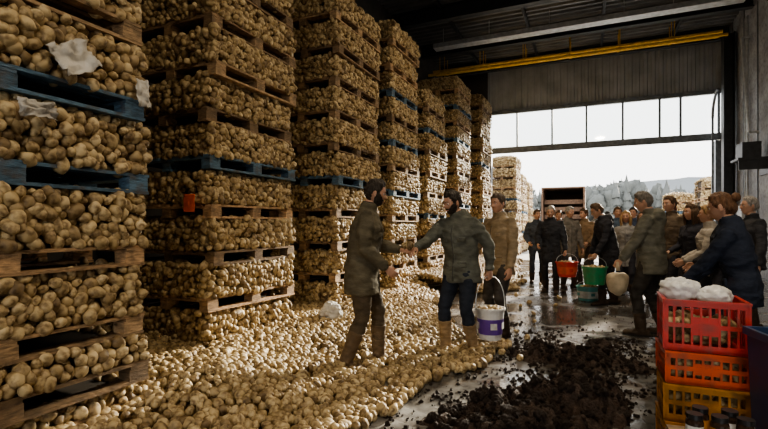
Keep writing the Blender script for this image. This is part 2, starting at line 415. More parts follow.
P2=[(-3.6,9.5),(-2.5,9.0),(-1.6,9.3),(-1.35,10.6),(-1.7,12.5),(-2.2,15),(-2.5,18),(-3.6,18)]
spill('spilled_potatoes',P2,lambda x,y:.02+.28*max(0,min(1,(-1.7-x)/1.5)),cs=.056)

# soil
BL=[(.12,5.6,.36,.12),(-.42,5.2,.44,.15),(-.55,3.45,.40,.13),(-.18,3.85,.42,.16),(.08,3.70,.28,.14),(-.05,4.5,.28,.07),(.33,5.0,.28,.08),(-.75,2.95,.38,.10),(-.3,3.1,.42,.12),(.0,2.9,.33,.12),(-.10,5.0,.30,.09),(.40,4.3,.20,.06)]
def hs(x,y):
    s=0
    for bx,by,r,h in BL: s+=h*math.exp(-((x-bx)**2+(y-by)**2)/(r*r)*1.4)
    if y<3.75: s-=max(0,x-.22)*1.5
    nn=noise.noise(Vector((x*3.5,y*3.5,1)))*.10+noise.noise(Vector((x*9,y*9,2)))*.07+noise.noise(Vector((x*24,y*24,3)))*.03
    return s-.060+nn*(.4+min(1,s*7))
nx,ny=220,300; X0,X1,Y0,Y1=-1.5,1.05,2.2,6.4
vs=[];fs=[];hh=[]
for i in range(nx):
    for j in range(ny):
        x=X0+(X1-X0)*i/(nx-1); y=Y0+(Y1-Y0)*j/(ny-1); h=hs(x,y); hh.append(h); vs.append((x,y,max(h,-.008)))
for i in range(nx-1):
    for j in range(ny-1):
        q=(i*ny+j,(i+1)*ny+j,(i+1)*ny+j+1,i*ny+j+1)
        if max(hh[k] for k in q)>0: fs.append(q)
mb=MB(); mb.add(vs,fs); soil=mb.obj('soil_pile',[M['soil']],smooth=True)
bm=bmesh.new(); bm.from_mesh(soil.data)
bmesh.ops.delete(bm,geom=[v for v in bm.verts if not v.link_faces],context='VERTS'); bm.to_mesh(soil.data); bm.free()
pts=[];sc=[]
for _ in range(6000):
    x=random.uniform(-1.5,.9); y=random.uniform(2.2,6.8); h=hs(x,y)
    if y<3.7 and x>.3: continue
    if h>-.045-random.random()**3*.025:
        pts.append((x,y,max(0,h)+.004)); sc.append(random.choice((.008,.012,.016,.022,.034))*random.uniform(.8,1.2)*(1.15 if h>.02 else .6))
for _ in range(1100):
    x=random.uniform(-1.6,2.0); y=random.uniform(3.8,11); pts.append((x,y,.003)); sc.append(random.uniform(.004,.014))
scatter('clods',pts,np.array(sc),CLOD,parent=soil)

# ------------------------------------------------------------------ people
def ik(S,T,L1,L2,hint):
    d=T-S; D=min(d.length,(L1+L2)*.995); u=d.normalized(); a=(L1*L1-L2*L2+D*D)/(2*D)
    h=math.sqrt(max(0,L1*L1-a*a)); p=hint-u*hint.dot(u); p.normalize()
    return S+u*a+p*h, S+u*D
def sm(t): t=max(0,min(1,t)); return t*t*(3-2*t)

def head_mesh(mb,T,o):
    A,B=44,56; V=[];Nn=[]
    def shape(n):
        x,y,z=.0755*n.x,.098*n.y,.118*n.z
        if n.z<0: x*=1-.30*(-n.z)**1.5
        if n.z<-.1 and n.y<.1: 
            k=sm((-.1-n.z)/.6)*sm((.1-n.y)/.6); y+=.03*k
        if y>0: y*=.95; 
        g=lambda a,b,s,t:math.exp(-((x-a)/s)**2-((z-b)/t)**2)
        if n.y>0:
            fr=sm(n.y/.5)
            y+=fr*(-.011*(g(.030,.010,.015,.012)+g(-.030,.010,.015,.012))+.006*(g(.026,.032,.022,.009)+g(-.026,.032,.022,.009)))
            t=(.024-z)/.05
            if -.2<t<1.25: y+=fr*.026*sm(t)*(1-sm((t-.95)/.3))*math.exp(-(x/(.008+.007*max(0,t)))**2)
            y+=fr*(.006*g(0,-.052,.022,.006)+.006*g(0,-.064,.018,.006)-.004*g(0,-.058,.024,.003))
            y+=fr*.013*g(0,-.092,.026,.02)
            y+=fr*.004*(g(.045,-.014,.016,.016)+g(-.045,-.014,.016,.016))
        return Vector((x,y,z))
    for i in range(A+1):
        th=math.pi*i/A
        for k in range(B):
            ph=2*math.pi*k/B
            n=Vector((math.sin(th)*math.sin(ph),math.sin(th)*math.cos(ph),math.cos(th)))
            Nn.append(n); V.append(shape(n))
    fs=[(i*B+k,i*B+(k+1)%B,(i+1)*B+(k+1)%B,(i+1)*B+k) for i in range(A) for k in range(B)]
    mb.add([T@v for v in V],fs,0)
    for s in(-1,1):
        mb.ell(T@Vector((s*.078,-.006,-.006)),(.009,.019,.033),(T.to_3x3()@Euler((.15,0,s*-.35)).to_matrix()),8,10,0)
        mb.ell(T@Vector((s*.076,.002,-.008)),(.008,.008,.012),T.to_3x3(),6,8,6)
        mb.ell(T@Vector((s*.030,.0755,.009)),(.0125,.0115,.0085),T.to_3x3(),8,10,5)
        mb.ell(T@Vector((s*.030,.0850,.009)),(.0056,.0035,.0058),T.to_3x3(),6,8,6)
        mb.tube([T@Vector((s*a,b,c)) for a,b,c in((.014,.0945,.028),(.028,.0935,.0335),(.045,.083,.029))],[.003,.0042,.002],n=6,mat=4)
        mb.tube([T@Vector((s*a,b,c)) for a,b,c in((.017,.083,.0165),(.030,.0875,.0185),(.043,.078,.0145))],[.0025,.0042,.0025],n=6,mat=0)
    mb.tube([T@Vector((a,b,c)) for a,b,c in((-.023,.0905,-.058),(-.01,.1005,-.0565),(0,.102,-.0575),(.01,.1005,-.0565),(.023,.0905,-.058))],[(.002,.002),(.0035,.003),(.0035,.003),(.0035,.003),(.002,.002)],ref=(0,0,1),n=6,mat=9)
    def shell(margin,th,mat,nz=.004,fr=40,soft=.03):
        keep=[];VV=[]
        for v,n in zip(V,Nn):
            m=margin(v,n); keep.append(m>0)
            o_=th(v,n) if callable(th) else th
            q=v+n*(o_*sm(m/soft)+nz*noise.noise(v*fr)*sm(m/soft)+.0008)
            VV.append(q)
        f2=[f for f in fs if sum(keep[i] for i in f)>=2]
        ids=sorted({i for f in f2 for i in f}); mp={a:b for b,a in enumerate(ids)}
        if f2: mb.add([T@VV[i] for i in ids],[tuple(mp[i] for i in f) for f in f2],mat)
    def hairmargin(v,n):
        ph=abs(math.atan2(n.x,n.y))/math.pi
        thr=.072+ (-.075)*sm((ph-.22)/.22)+(-.075)*sm((ph-.52)/.25)
        return v.z-thr+.004*noise.noise(v*60)
    st=o.get('hair','short')
    if st=='bald':
        shell(lambda v,n:min(hairmargin(v,n),.045-v.z),.006,4)
    elif st=='beanie':
        shell(lambda v,n:v.z-.030,lambda v,n:.016+.012*max(0,n.z),7,.002,20,.006)
        shell(hairmargin,.006,4)
    elif st=='cap':
        shell(lambda v,n:v.z-.045,lambda v,n:.014+.006*max(0,n.z),7,.001,20,.006)
        mb.tube([T@Vector((0,y_,z_)) for y_,z_ in((.07,.058),(.12,.052),(.16,.040))],[(.068,.006),(.06,.005),(.035,.004)],ref=T.to_3x3()@Vector((1,0,0)),n=14,mat=7)
        shell(hairmargin,.006,4)
    else:
        shell(hairmargin,lambda v,n:.009+.010*max(0,n.z)+.010*max(0,n.y)*max(0,n.z),4,.011,32)
    if st=='bun':
        mb.ell(T@Vector((0,-.120,.052)),(.040,.036,.040),T.to_3x3(),10,12,4,fn=lambda v:v*(1+.18*noise.noise(v*60)))
        mb.ell(T@Vector((0,-.07,-.02)),(.06,.045,.06),T.to_3x3(),10,12,4)
    if st=='long':
        for a in np.linspace(-1.9,1.9,11):
            x=.083*math.sin(a); y=-.098*math.cos(a)
            L=.20+.02*math.sin(a*7)
            mb.tube([T@Vector(p) for p in((x*.8,y*.8,.06),(x*1.06,y*1.06,0),(x*1.1,y*1.08,-.07),(x*1.0,y*1.0-.01,-.07-L*.5),(x*.85,y*.85-.015,-.06-L))],[.02,.027,.027,.024,.008],n=8,mat=4)
    if st=='ponytail':
        mb.tube([T@Vector(p) for p in((0,-.09,.05),(0,-.135,.05),(0,-.155,-.01),(0,-.14,-.10),(0,-.12,-.17))],[.02,.024,.03,.024,.006],n=10,mat=4)
    if o.get('beard'):
        bt=o['beard']
        def bm_(v,n):
            ph=abs(math.atan2(n.x,n.y))/math.pi
            top=-.043+.05*sm((ph-.14)/.25)
            m=min(top-v.z,(.48-ph)*.15, (v.z+.122)*1.0)
            mo=math.hypot(v.x/.022,(v.z+.059)/.008)
            if n.y>0: m=min(m,(mo-1)*.01)
            return m
        shell(bm_,.007*bt,4,.003,50,.014)

def hand_mesh(out,W,d,back,thumb,curl,scale,fine,mat=0):
    d=d.normalized(); b=(back-d*back.dot(d)).normalized(); t=d.cross(b).normalized()
    if t.dot(thumb)<0: t=-t
    h=MB()
    P=lambda x,y,z:W+(t*x+d*y+b*z)*scale
    h.tube([P(0,-.03,0),P(0,.0,0),P(.002,.035,0),P(.003,.07,0),P(.0,.095,-.002)],[(.026*scale,.020*scale),(.027*scale,.019*scale),(.038*scale,.016*scale),(.041*scale,.0145*scale),(.038*scale,.011*scale)],ref=t,n=12)
    for i,(x,y0,L,sp) in enumerate(((.029,.090,.074,.10),(.010,.094,.083,.03),(-.010,.091,.077,-.04),(-.028,.083,.060,-.12))):
        p=Vector((x,y0,0)); a=0; pts=[Vector((x*.95,y0-.03,0)),p.copy()]; 
        for s,(fr,cc) in enumerate(((.45,.9),(.32,1.1),(.23,.8))):
            a+=curl*cc*(1+.08*i); p=p+Vector((sp*math.cos(a),math.cos(a),-math.sin(a)))*L*fr; pts.append(p.copy())
        r=.0092-.0005*i
        h.tube([P(*q) for q in pts],[r*scale,r*scale*1.02,r*scale*.98,r*scale*.9,r*scale*.72],ref=t,n=8)
    c=curl
    pts=[(.020,.018,-.004),(.040,.042,-.010-.006*c),(.050-.006*c,.068,-.016-.016*c),(.050-.016*c,.090,-.020-.028*c)]
    h.tube([P(*q) for q in pts],[.014*scale,.0115*scale,.010*scale,.0075*scale],ref=b,n=8)
    vs,ns,fs=remesh(h,.0042 if fine else .006,2)
    out.add(vs,fs,mat)

def person(name,x,y,heading,H=1.76,g=1.0,lean=0,twist=0,hyaw=0,hpitch=0,hem=.80,feet=((-.11,.02),(.11,-.02)),
           handR=None,handL=None,curlR=.45,curlL=.45,elbR=None,elbL=None,world=False,jacket=(.1,.1,.08),trousers=(.04,.04,.05),
           boots=(.05,.035,.025),hairc=(.03,.02,.015),skinc=(.50,.29,.20),fine=False,hood=False,details=True,shirt=(.2,.2,.2),boot_h=.26,palmR=None,palmL=None,**ho):
    k=H/1.78; rot=R_(heading-90)
    Mi=Matrix.Translation((x,y,0))@Matrix.Rotation(rot,4,'Z')@Matrix.Scale(k,4); MI=Mi.inverted()
    fem=ho.get('female',False); sh=.175 if fem else .205
    L=R_(lean); TW=R_(twist)
    def sp(p):
        p=Vector(p); t=sm((p.z-.92)/.35); a=-L*t
        q=Matrix.Rotation(a,3,'X')@(Matrix.Rotation(TW*t,3,'Z')@Vector((p.x,p.y,0))+Vector((0,0,p.z-.95)))
        return q+Vector((0,-.02*t*lean/30,.95))
    mb=MB()
    vx=.012 if fine else .018
    J=MB(); gd=g
    hw=.190*gd
    prof=[(hem,hw+.012,.145*gd,0),(.93,hw,.142*gd,0),(1.06,.170*gd,.132*gd,.005),(1.20,.178*gd,.138*gd,.008),(1.33,.195*gd,.138*gd,.005),(1.42,(sh-.01)*1.0,.115,-.004),(1.475,.125,.085,-.012),(1.50,.078,.07,-.012)]
    if fem: prof[2]=(1.06,.152*gd,.12*gd,.005); prof[4]=(1.32,.168*gd,.145*gd,.018)
    if hem<.75: prof.insert(1,((hem+.93)/2,hw+.008,.145*gd,0))
    J.tube([sp((0,o_,z)) for z,_,_,o_ in prof],[(a,b) for _,a,b,_ in prof],ref=(math.cos(TW),math.sin(TW),0),n=24)
    J.tube([sp((0,-.012,1.47)),sp((0,-.008,1.53)),sp((0,-.008,1.552))],[(.088,.082),(.078,.078),(.074,.074)],n=18)
    if hood: J.ell(sp((0,-.105,1.47)),(.125,.065,.085),None,10,16); J.ell(sp((0,-.13,1.42)),(.08,.05,.09),None,10,14)
    hands=[]
    for s,tg,el,cu,pm in((1,handR,elbR,curlR,palmR),(-1,handL,elbL,curlL,palmL)):
        S=sp((s*sh*.93,-.005,1.405 if fem else 1.42)); 
        if tg is None: tg=Vector((s*.29,.06,.84)); 
        else:
            tg=Vector(tg)
            if world: tg=MI@tg
        hint=Vector(el) if el else Vector((s*.5,-1,-.25))
        E,W=ik(S,tg,.29,.265,hint)
        C=sp((s*.09,0,1.40))
        ga=(.90 if fem else 1.0)+.12*(gd-1)*2
        J.tube([C,S,S.lerp(E,.3),S.lerp(E,.75),E,E.lerp(W,.35),E.lerp(W,.8),W+(W-E).normalized()*.005],[.066*ga,.073*ga,.071*ga,.064*ga,.062*ga,.060*ga,.050*ga,.047*ga],ref=(0,1,0.2),n=14)
        hands.append((s,E,W,cu,pm))
    vs,ns,fs=remesh(J,vx,4)
    sd=random.uniform(0,50); out=[]
    for v,n in zip(vs,ns):
        q=Vector((v.x*7,v.y*7,v.z*15))+Vector((sd,0,0))
        a=noise.noise(q)*.011+noise.ridged_multi_fractal(Vector((v.x*5+v.z*4,v.y*5,v.z*13-v.x*6))+Vector((sd,3,1)),1,2,3,1,2)*.009
        out.append(v+n*(a-.007))
    mb.add(out,fs,1)
    mb.tube([sp((0,-.006,1.50)),sp((0,-.004,1.565))],[(.068,.066),(.062,.062)],n=16,mat=7)
    if details:
        def front(z,xo=0):
            for a,b in zip(prof[:-1],prof[1:]):
                if a[0]<=z<=b[0]:
                    t=(z-a[0])/(b[0]-a[0]); rx=a[1]*(1-t)+b[1]*t; ry=a[2]*(1-t)+b[2]*t; oo=a[3]*(1-t)+b[3]*t
                    return sp((xo,oo+ry*math.sqrt(max(0,1-(xo/rx)**2))+.002,z))
            return sp((xo,.14,z))
        zz=np.linspace(hem+.015,1.45,12)
        mb.tube([front(z) for z in zz],[(.016,.006)]*12,n=8,mat=1)
        mb.tube([front(z)+Vector((0,.006,0)) for z in zz],[(.003,.003)]*12,n=6,mat=6)
        for s in(-1,1):
            for z,w,h in((.98,.060,.045),(1.27,.046,.032)):
                if z-h<hem: continue
                c=front(z,s*.10)
                sq=lambda v:Vector((max(-w*.9,min(w*.9,v.x*1.25)),v.y,max(-h*.8,min(h*.8,v.z*1.25))))
                mb.ell(c+Vector((0,-.006,0)),(w,.014,h),Euler((0,0,-s*.35)).to_matrix(),8,16,1,fn=sq)
                mb.tube([c+Vector((-w*.85,.0+s*.014,h*.35)),c+Vector((0,.009,h*.30)),c+Vector((w*.85,.0-s*.014,h*.35))],[.0025]*3,ref=(0,0,1),n=6,mat=6)
    T=MB()
    T.tube([(0,0,1.04),(0,0,.95),(0,0,.86)],[(.160*gd,.120*gd),(.170*gd,.128*gd),(.15*gd,.12*gd)],n=20)
    for s,ft in((-1,feet[0]),(1,feet[1])):
        Hp=Vector((s*.092,0,.92)); A=Vector((ft[0],ft[1],.10)); Kn,A2=ik(Hp,A,.43,.42,Vector((s*.12,1,0)))
        T.tube([Hp+Vector((0,0,.03)),Hp.lerp(Kn,.25),Hp.lerp(Kn,.7),Kn,Kn.lerp(A,.3),Kn.lerp(A,.75),A+Vector((0,0,-.02))],[(.095*gd,.105*gd),(.092*gd,.10*gd),(.076*gd,.08*gd),(.068,.070),(.069,.072),(.058,.060),(.050,.052)],ref=(1,0,0),n=16)
        fw=Vector((s*.16,1,0)).normalized(); sdv=Vector((fw.y,-fw.x,0))
        b0=Vector((A.x,A.y,0))
        bt=MB()
        prof2=[(-.088,.02,.030,.028),(-.075,.036,.036,.036),(-.03,.042,.040,.042),(.03,.040,.043,.040),(.09,.034,.048,.034),(.15,.029,.046,.029),(.185,.024,.034,.024),(.20,.02,.016,.014)]
        bt.tube([b0+fw*a+Vector((0,0,c+.004)) for a,c,_,_ in prof2],[(w,h) for _,_,w,h in prof2],ref=sdv,n=14)
        sk=Kn-A; sk.normalize()
        bt.tube([b0+Vector((0,0,.03)),b0+Vector((0,0,.09)),A+sk*(boot_h-.14),A+sk*(boot_h-.08)],[(.042,.054),(.052,.060),(.066,.068),(.072,.074)],ref=sdv,n=14)
        vs,ns,fs=remesh(bt,.010,3); mb.add([v+n*(.003+.006*noise.noise(Vector((v.x*18,v.y*18,v.z*40)))) for v,n in zip(vs,ns)],fs,3)
        mb.tube([b0+fw*a+Vector((0,0,.010)) for a in(-.09,-.07,0,.08,.15,.185,.205)],[(.026,.010),(.038,.0105),(.041,.0105),(.050,.0105),(.048,.0105),(.036,.0105),(.016,.010)],ref=sdv,n=12,mat=8)
    vs,ns,fs=remesh(T,vx,4); out=[]
    for v,n in zip(vs,ns):
        f=.45+.8*math.exp(-((v.z-.5)/.10)**2)+.8*math.exp(-((v.z-.33)/.08)**2)
        out.append(v+n*(f*(noise.noise(Vector((v.x*6,v.y*6,v.z*22))+Vector((sd,9,0)))*.010)))
    mb.add(out,fs,2)
    for s,E,W,cu,pm in hands:
        d=(W-E).normalized()
        back=Vector(pm) if pm else (Vector((s*1.0,.1,0)) if d.z<-.5 else Vector((s*.6,0,.8)))
        th=Vector((-s*.2,1,.3)) if d.z<-.5 else Vector((-s*.8,0,.6))
        hand_mesh(mb,W+d*.012,d,back,th,cu,1.0,fine)
        mb.tube([W-d*.02,W+d*.016],[(.036,.034),(.034,.032)],ref=(0,1,.2),n=12,mat=1)
    nb=sp((0,-.012,1.47)); hb=sp((0,.012,1.548))
    hR=Matrix.Rotation(-L*.55,3,'X')@Matrix.Rotation(TW+R_(hyaw),3,'Z')@Matrix.Rotation(R_(-hpitch),3,'X')
    mb.tube([nb,nb.lerp(hb,.5),hb+Vector((0,0,.03))],[.056 if not fem else .048,.054 if not fem else .046,.056 if not fem else .048],n=16,mat=0)
    Tm=Matrix.Translation(hb+hR@Vector((0,.014,.108)))@hR.to_4x4()@Matrix.Scale(1.04,4)
    head_mesh(mb,Tm,ho)
    mb.v=[tuple(Vector(v)*k) for v in mb.v]
    lip=(skinc[0]*.8,skinc[1]*.55,skinc[2]*.55)
    mats=[skin(skinc),fabric(jacket),fabric(trousers),fabric(boots,.6),hairm(hairc),M['eyewhite'],M['black'],fabric(shirt),M['tyre'],skin(lip)]
    o=mb.obj(name,mats,smooth=True,loc=(x,y,0),rot=rot)
    return o,[Mi@(W+(W-E).normalized()*.075) for s,E,W,cu,pm in hands]

DK=(.03,.022,.016); GR=(.30,.28,.26); BR=(.09,.05,.025); BLD=(.35,.22,.10)
m1,h1_=person('man_in_work_jacket',-2.02,4.0,24,H=1.83,g=1.12,lean=8,hpitch=10,hyaw=2,hem=.70,feet=((-.13,.16),(.13,-.14)),
   handL=(-1.77,4.35,1.13),handR=(-1.76,3.98,.98),world=True,elbR=(.35,-1,-.5),curlR=.4,curlL=.55,palmL=(-.3,0,-1),
   jacket=(.125,.108,.075),trousers=(.095,.072,.048),boots=(.13,.09,.055),hairc=DK,beard=.6,fine=True,shirt=(.05,.045,.04),boot_h=.36)
m2,h2_=person('man_in_green_parka',-1.26,4.90,-112,H=1.76,g=1.11,lean=10,twist=8,hpitch=12,hyaw=-26,hem=.78,feet=((-.12,-.04),(.14,.10)),
   handR=(-1.62,4.45,1.14),handL=(-.965,4.93,.915),world=True,curlR=.5,curlL=1.0,hood=True,palmR=(.2,0,1),elbR=(.8,-.5,-.8),
   jacket=(.125,.128,.108),trousers=(.028,.034,.048),boots=(.30,.21,.12),hairc=DK,beard=1.0,fine=True,shirt=(.06,.06,.06),boot_h=.34)
m3,_=person('man_in_tan_jacket',-1.02,5.85,-125,H=1.77,g=1.07,hyaw=5,hem=.78,jacket=(.28,.215,.14),trousers=(.06,.055,.05),hairc=(.10,.07,.05),fine=True,handR=(.22,.30,1.05),handL=(-.27,.1,.85),feet=((-.12,.03),(.12,-.04)),hpitch=5)
pts=[(-1.69+random.uniform(-.05,.05),4.40+random.uniform(-.05,.05),1.15+random.uniform(-.01,.045)) for _ in range(7)]
scatter('handful_of_potatoes',pts,np.full(7,.95),POT)

def bucket(name,x,y,z,r0,r1,h,mat,label=None,handle=None,fill=True):
    mb=MB(); n=28
    prof=[(0,0),(r0,0),(r0+(r1-r0)*.95,h*.93),(r1*1.06,h*.94),(r1*1.06,h),(r1-.006,h),(r1-.01,h*.93),(r0-.008,.01),(0,.01)]
    vs=[(r*math.cos(2*math.pi*k/n),r*math.sin(2*math.pi*k/n),zz) for r,zz in prof for k in range(n)]
    fs=[(i*n+k,i*n+(k+1)%n,(i+1)*n+(k+1)%n,(i+1)*n+k) for i in range(len(prof)-1) for k in range(n)]
    mb.add(vs,fs,0)
    if label:
        vs=[((r0+(r1-r0)*t*.95+.0025)*math.cos(2*math.pi*k/n),(r0+(r1-r0)*t*.95+.0025)*math.sin(2*math.pi*k/n),h*t*.98) for t in(.18,.68) for k in range(n)]
        mb.add(vs,[(k,(k+1)%n,n+(k+1)%n,n+k) for k in range(n)],1)
        for a in(-1.6,-.6,2.0,.6,3.2):
            R=Matrix.Rotation(a,3,'Z'); c=R@Vector((r0+(r1-r0)*.45+.004,0,h*.45)); mb.box(c,(.004,.07,h*.2),R,0); 
    hh=handle if handle else .16
    pts=[(r1*1.06*math.cos(t),0,h*.95+hh*max(0,math.sin(t))**.8) for t in np.linspace(0,math.pi,15)]
    mb.tube(pts,[.005]*15,ref=(0,1,0),n=8,mat=2)
    for s in(-1,1): mb.ell((s*r1*1.06,0,h*.95),(.012,.014,.014),None,6,8,0)
    mats=[mat,label or mat,M['lightsteel']]
    o=mb.obj(name,mats,smooth=False,loc=(x,y,z)); o.rotation_euler=(0,0,.5)
    if fill:
        pts=[(rr*math.cos(a),rr*math.sin(a),h*.9+random.uniform(-.01,.02)) for rr,a in [(random.uniform(0,r1*.8),random.uniform(0,6.28)) for _ in range(int(r1*r1*900)+8)]]
        p=scatter('potatoes',pts,np.full(len(pts),.9),POT,parent=o)
    return o
hb=h2_[1]
bucket('white_bucket',hb.x,hb.y,hb.z-.665,.115,.15,.33,M['whiteplastic'],M['purple'],handle=.35)

_,h=person('man_in_black_coat',-.72,10.1,-95,H=1.78,hem=.62,jacket=(.035,.037,.044),trousers=(.03,.03,.035),hairc=GR,handL=(-.30,.12,.86),handR=(.22,.25,1.0),curlL=1.0,hpitch=10,feet=((-.12,.12),(.12,-.10)))
bucket('red_bucket',h[1].x+.02,h[1].y,h[1].z-.46,.17,.21,.30,M['red'],M['orange'],handle=.17)
person('man_in_dark_jacket',-1.15,11.6,-80,H=1.76,hem=.78,jacket=(.07,.08,.10),trousers=(.04,.045,.06),hairc=BR,handR=(.2,.2,1.0),hyaw=20)
person('man_in_grey_coat',-.42,11.0,-60,H=1.80,hem=.68,jacket=(.17,.155,.135),trousers=(.05,.05,.055),hairc=GR,hyaw=15,hpitch=8)
person('man_in_brown_coat',-.10,11.7,-115,H=1.77,hem=.62,jacket=(.23,.16,.10),trousers=(.05,.04,.035),hairc=BR,handR=(.2,.25,1.0),handL=(-.2,.25,1.0),hyaw=-20)
person('man_in_grey_jacket',.16,12.7,-90,H=1.80,jacket=(.26,.26,.26),trousers=(.05,.05,.06),hairc=GR,hair='bald')
_,h=person('man_in_black_parka',.32,8.95,200,H=1.80,g=1.04,lean=14,hem=.68,jacket=(.035,.035,.042),trousers=(.035,.035,.04),hairc=BR,handR=(.28,.20,.84),handL=(-.24,.30,.90),hpitch=18,curlL=1.0,curlR=1.0,feet=((-.11,.16),(.12,-.14)),hood=True)
bucket('green_bucket',h[1].x,h[1].y,h[1].z-.46,.16,.20,.30,M['green'],None,handle=.17)
bucket('teal_bucket',-.02,9.35,0,.17,.20,.26,M['teal'],M['whiteplastic'],handle=.1)
person('woman_in_grey_coat',.66,10.2,-100,H=1.66,hem=.62,jacket=(.26,.25,.24),trousers=(.04,.04,.05),hair='long',hairc=BLD,female=True,handR=(.18,.22,1.0))
person('man_in_navy_jacket',.95,12.3,-95,H=1.80,jacket=(.06,.08,.13),hairc=DK,hyaw=-15)
person('man_in_beige_jacket',1.5,13.6,-100,H=1.80,jacket=(.34,.29,.23),hairc=GR)
person('man_in_dark_green_jacket',.45,13.8,-85,H=1.75,jacket=(.08,.11,.07),hair='cap',shirt=(.05,.05,.05),hairc=BR)
person('man_in_rust_jacket',-.75,13.4,-95,H=1.78,jacket=(.22,.09,.045),hairc=BR)
person('woman_in_tan_coat',1.05,11.2,-115,H=1.68,female=True,hair='long',hairc=BR,jacket=(.30,.22,.14),hem=.6,handR=(.18,.25,1.0))
person('man_in_blue_jacket',.58,11.6,-100,H=1.79,jacket=(.09,.13,.19),hairc=BR,hyaw=18)
person('man_in_charcoal_jacket',1.62,11.5,-120,H=1.80,jacket=(.08,.08,.085),hair='beanie',shirt=(.20,.06,.04),hairc=BR)
_,h=person('man_in_olive_jacket',.72,6.65,165,H=1.81,g=1.12,lean=4,hyaw=10,hem=.76,jacket=(.16,.155,.125),trousers=(.05,.045,.04),boots=(.07,.05,.035),hairc=(.16,.14,.12),fine=True,
   handL=(-.25,.30,.92),handR=(.30,.12,.88),curlL=.9,hpitch=14,hood=True,feet=((-.13,.1),(.13,-.1)))
hp=h[1]
mb=MB(); mb.ell((0,0,-.2),(.13,.10,.20),None,18,22,0,fn=lambda v:v*(1+.12*noise.noise(v*14))*(1 if v.z<.06 else max(.25,1-(v.z-.06)*4.2) )); 
mb.tube([(0,0,-.08),(0,0,.03)],[.028,.02],n=10)
mb.obj('potato_sack',[M['sack']],smooth=True,loc=(hp.x,hp.y,hp.z))
person('man_in_brown_jacket',1.22,8.8,-140,H=1.85,g=1.05,jacket=(.13,.10,.075),hairc=BR,handR=(.2,.25,1.0))
person('woman_in_black_coat',1.38,8.0,-150,H=1.68,female=True,hair='long',hairc=BR,jacket=(.04,.04,.05),hem=.6,handR=(.18,.25,1.05))
person('woman_in_cream_scarf',1.42,7.15,175,H=1.63,female=True,hair='ponytail',hairc=BLD,jacket=(.42,.38,.33),shirt=(.5,.46,.4),handR=(.18,.3,1.0),handL=(-.18,.3,1.0),fine=True)
person('man_in_black_jacket',1.38,6.2,170,H=1.66,jacket=(.035,.035,.04),hairc=DK,handR=(.2,.3,1.0),handL=(-.2,.28,.98),fine=True,hpitch=12)
person('woman_in_striped_coat',1.75,9.6,-140,H=1.7,female=True,hair='long',hairc=DK,jacket=(.08,.08,.10),hem=.6)
person('man_in_dark_coat',2.0,7.7,-170,H=1.76,jacket=(.05,.05,.055),hairc=GR)
person('woman_in_navy_jacket',1.14,4.62,158,H=1.66,g=1.02,lean=10,female=True,hair='bun',hairc=(.14,.07,.035),jacket=(.028,.035,.055),trousers=(.03,.03,.045),fine=True,
   handR=(.12,.40,.93),handL=(-.12,.44,.93),curlR=.5,curlL=.5,hpitch=10,hem=.78,shirt=(.04,.05,.07),elbL=(-.4,-.8,-.8),elbR=(.4,-.8,-.8))

# ------------------------------------------------------------------ crates etc
def crate(mb,cx,cy,z,w,d,h,mat,R=None):
    R=R or Matrix.Identity(3); c0=Vector((cx,cy,z)); bx=lambda p,s:mb.box(c0+R@Vector(p),s,R,mat)
    bx((0,0,.008),(w,d,.016))
    for s in(-1,1):
        for zz,hh in((.02,.04),(h*.5,.025),(h-.02,.04)):
            bx((0,s*(d/2-.006),zz),(w,.012,hh)); bx((s*(w/2-.006),0,zz),(.012,d-.024,hh))
        bx((0,s*(d/2+.004),h-.006),(w+.02,.012,.012)); bx((s*(w/2+.004),0,h-.006),(.012,d,.012))
        n=int(w/.045)
        for i in range(n+1):
            ww=.03 if i in(0,n) else .012
            bx((-w/2+.006+i*(w-.012)/n,s*(d/2-.006),h/2),(ww,.010,h-.01))
        n=int(d/.045)
        for i in range(n+1): bx((s*(w/2-.006),-d/2+.006+i*(d-.012)/n,h/2),(.010,.012,h-.01))
        bx((0,s*(d/2-.008),h*.5),(w*.3,.008,h*.35))
def crate_obj(name,x,y,z,w,d,h,mat,rot=0,fill=0):
    mb=MB(); crate(mb,0,0,0,w,d,h,0); o=mb.obj(name,[mat],loc=(x,y,z),rot=rot)
    if fill:
        pts=[(random.uniform(-w/2+.05,w/2-.05),random.uniform(-d/2+.05,d/2-.05),random.uniform(.05,h*fill)) for _ in range(170)]
        scatter('potatoes',pts,np.full(len(pts),.9),POT,parent=o)
    return o
crate_obj('orange_plastic_crate',.62,3.36,0,.41,.34,.21,M['yellowp'],.03,.7)
crate_obj('orange_plastic_crate',.62,3.36,.215,.41,.34,.22,M['yellowp'],-.02,.7)
crate_obj('orange_plastic_crate',.62,3.36,.44,.41,.34,.19,M['orange'],.03,.7)
crate_obj('red_plastic_crate',.62,3.36,.635,.41,.34,.30,M['red'],-.03,.55)
def bag(name,x,y,z,r,seed,mat):
    mb=MB(); mb.ell((0,0,0),r,None,40,48,0,fn=lambda v:v*(1+.35*noise.noise(v*9+Vector((seed,0,0)))+.30*abs(noise.noise(v*22+Vector((0,seed,0))))+.10*noise.noise(v*55)))
    zm=min(v[2] for v in mb.v); mb.v=[(a,b,c-zm) for a,b,c in mb.v]
    return mb.obj(name,[mat],smooth=True,loc=(x,y,z))
bag('plastic_bag',.52,3.37,.88,(.095,.095,.075),1,M['bag']); bag('plastic_bag',.69,3.38,.88,(.09,.09,.055),5,M['bag'])
mb=MB()
prof=[(.13,0),(.155,.80),(.17,.80),(.17,.84),(.15,.84),(.125,.02)]
vs=[(sx*r,sy*r*.9,z) for r,z in prof for sx,sy in((-1,-1),(1,-1),(1,1),(-1,1))]
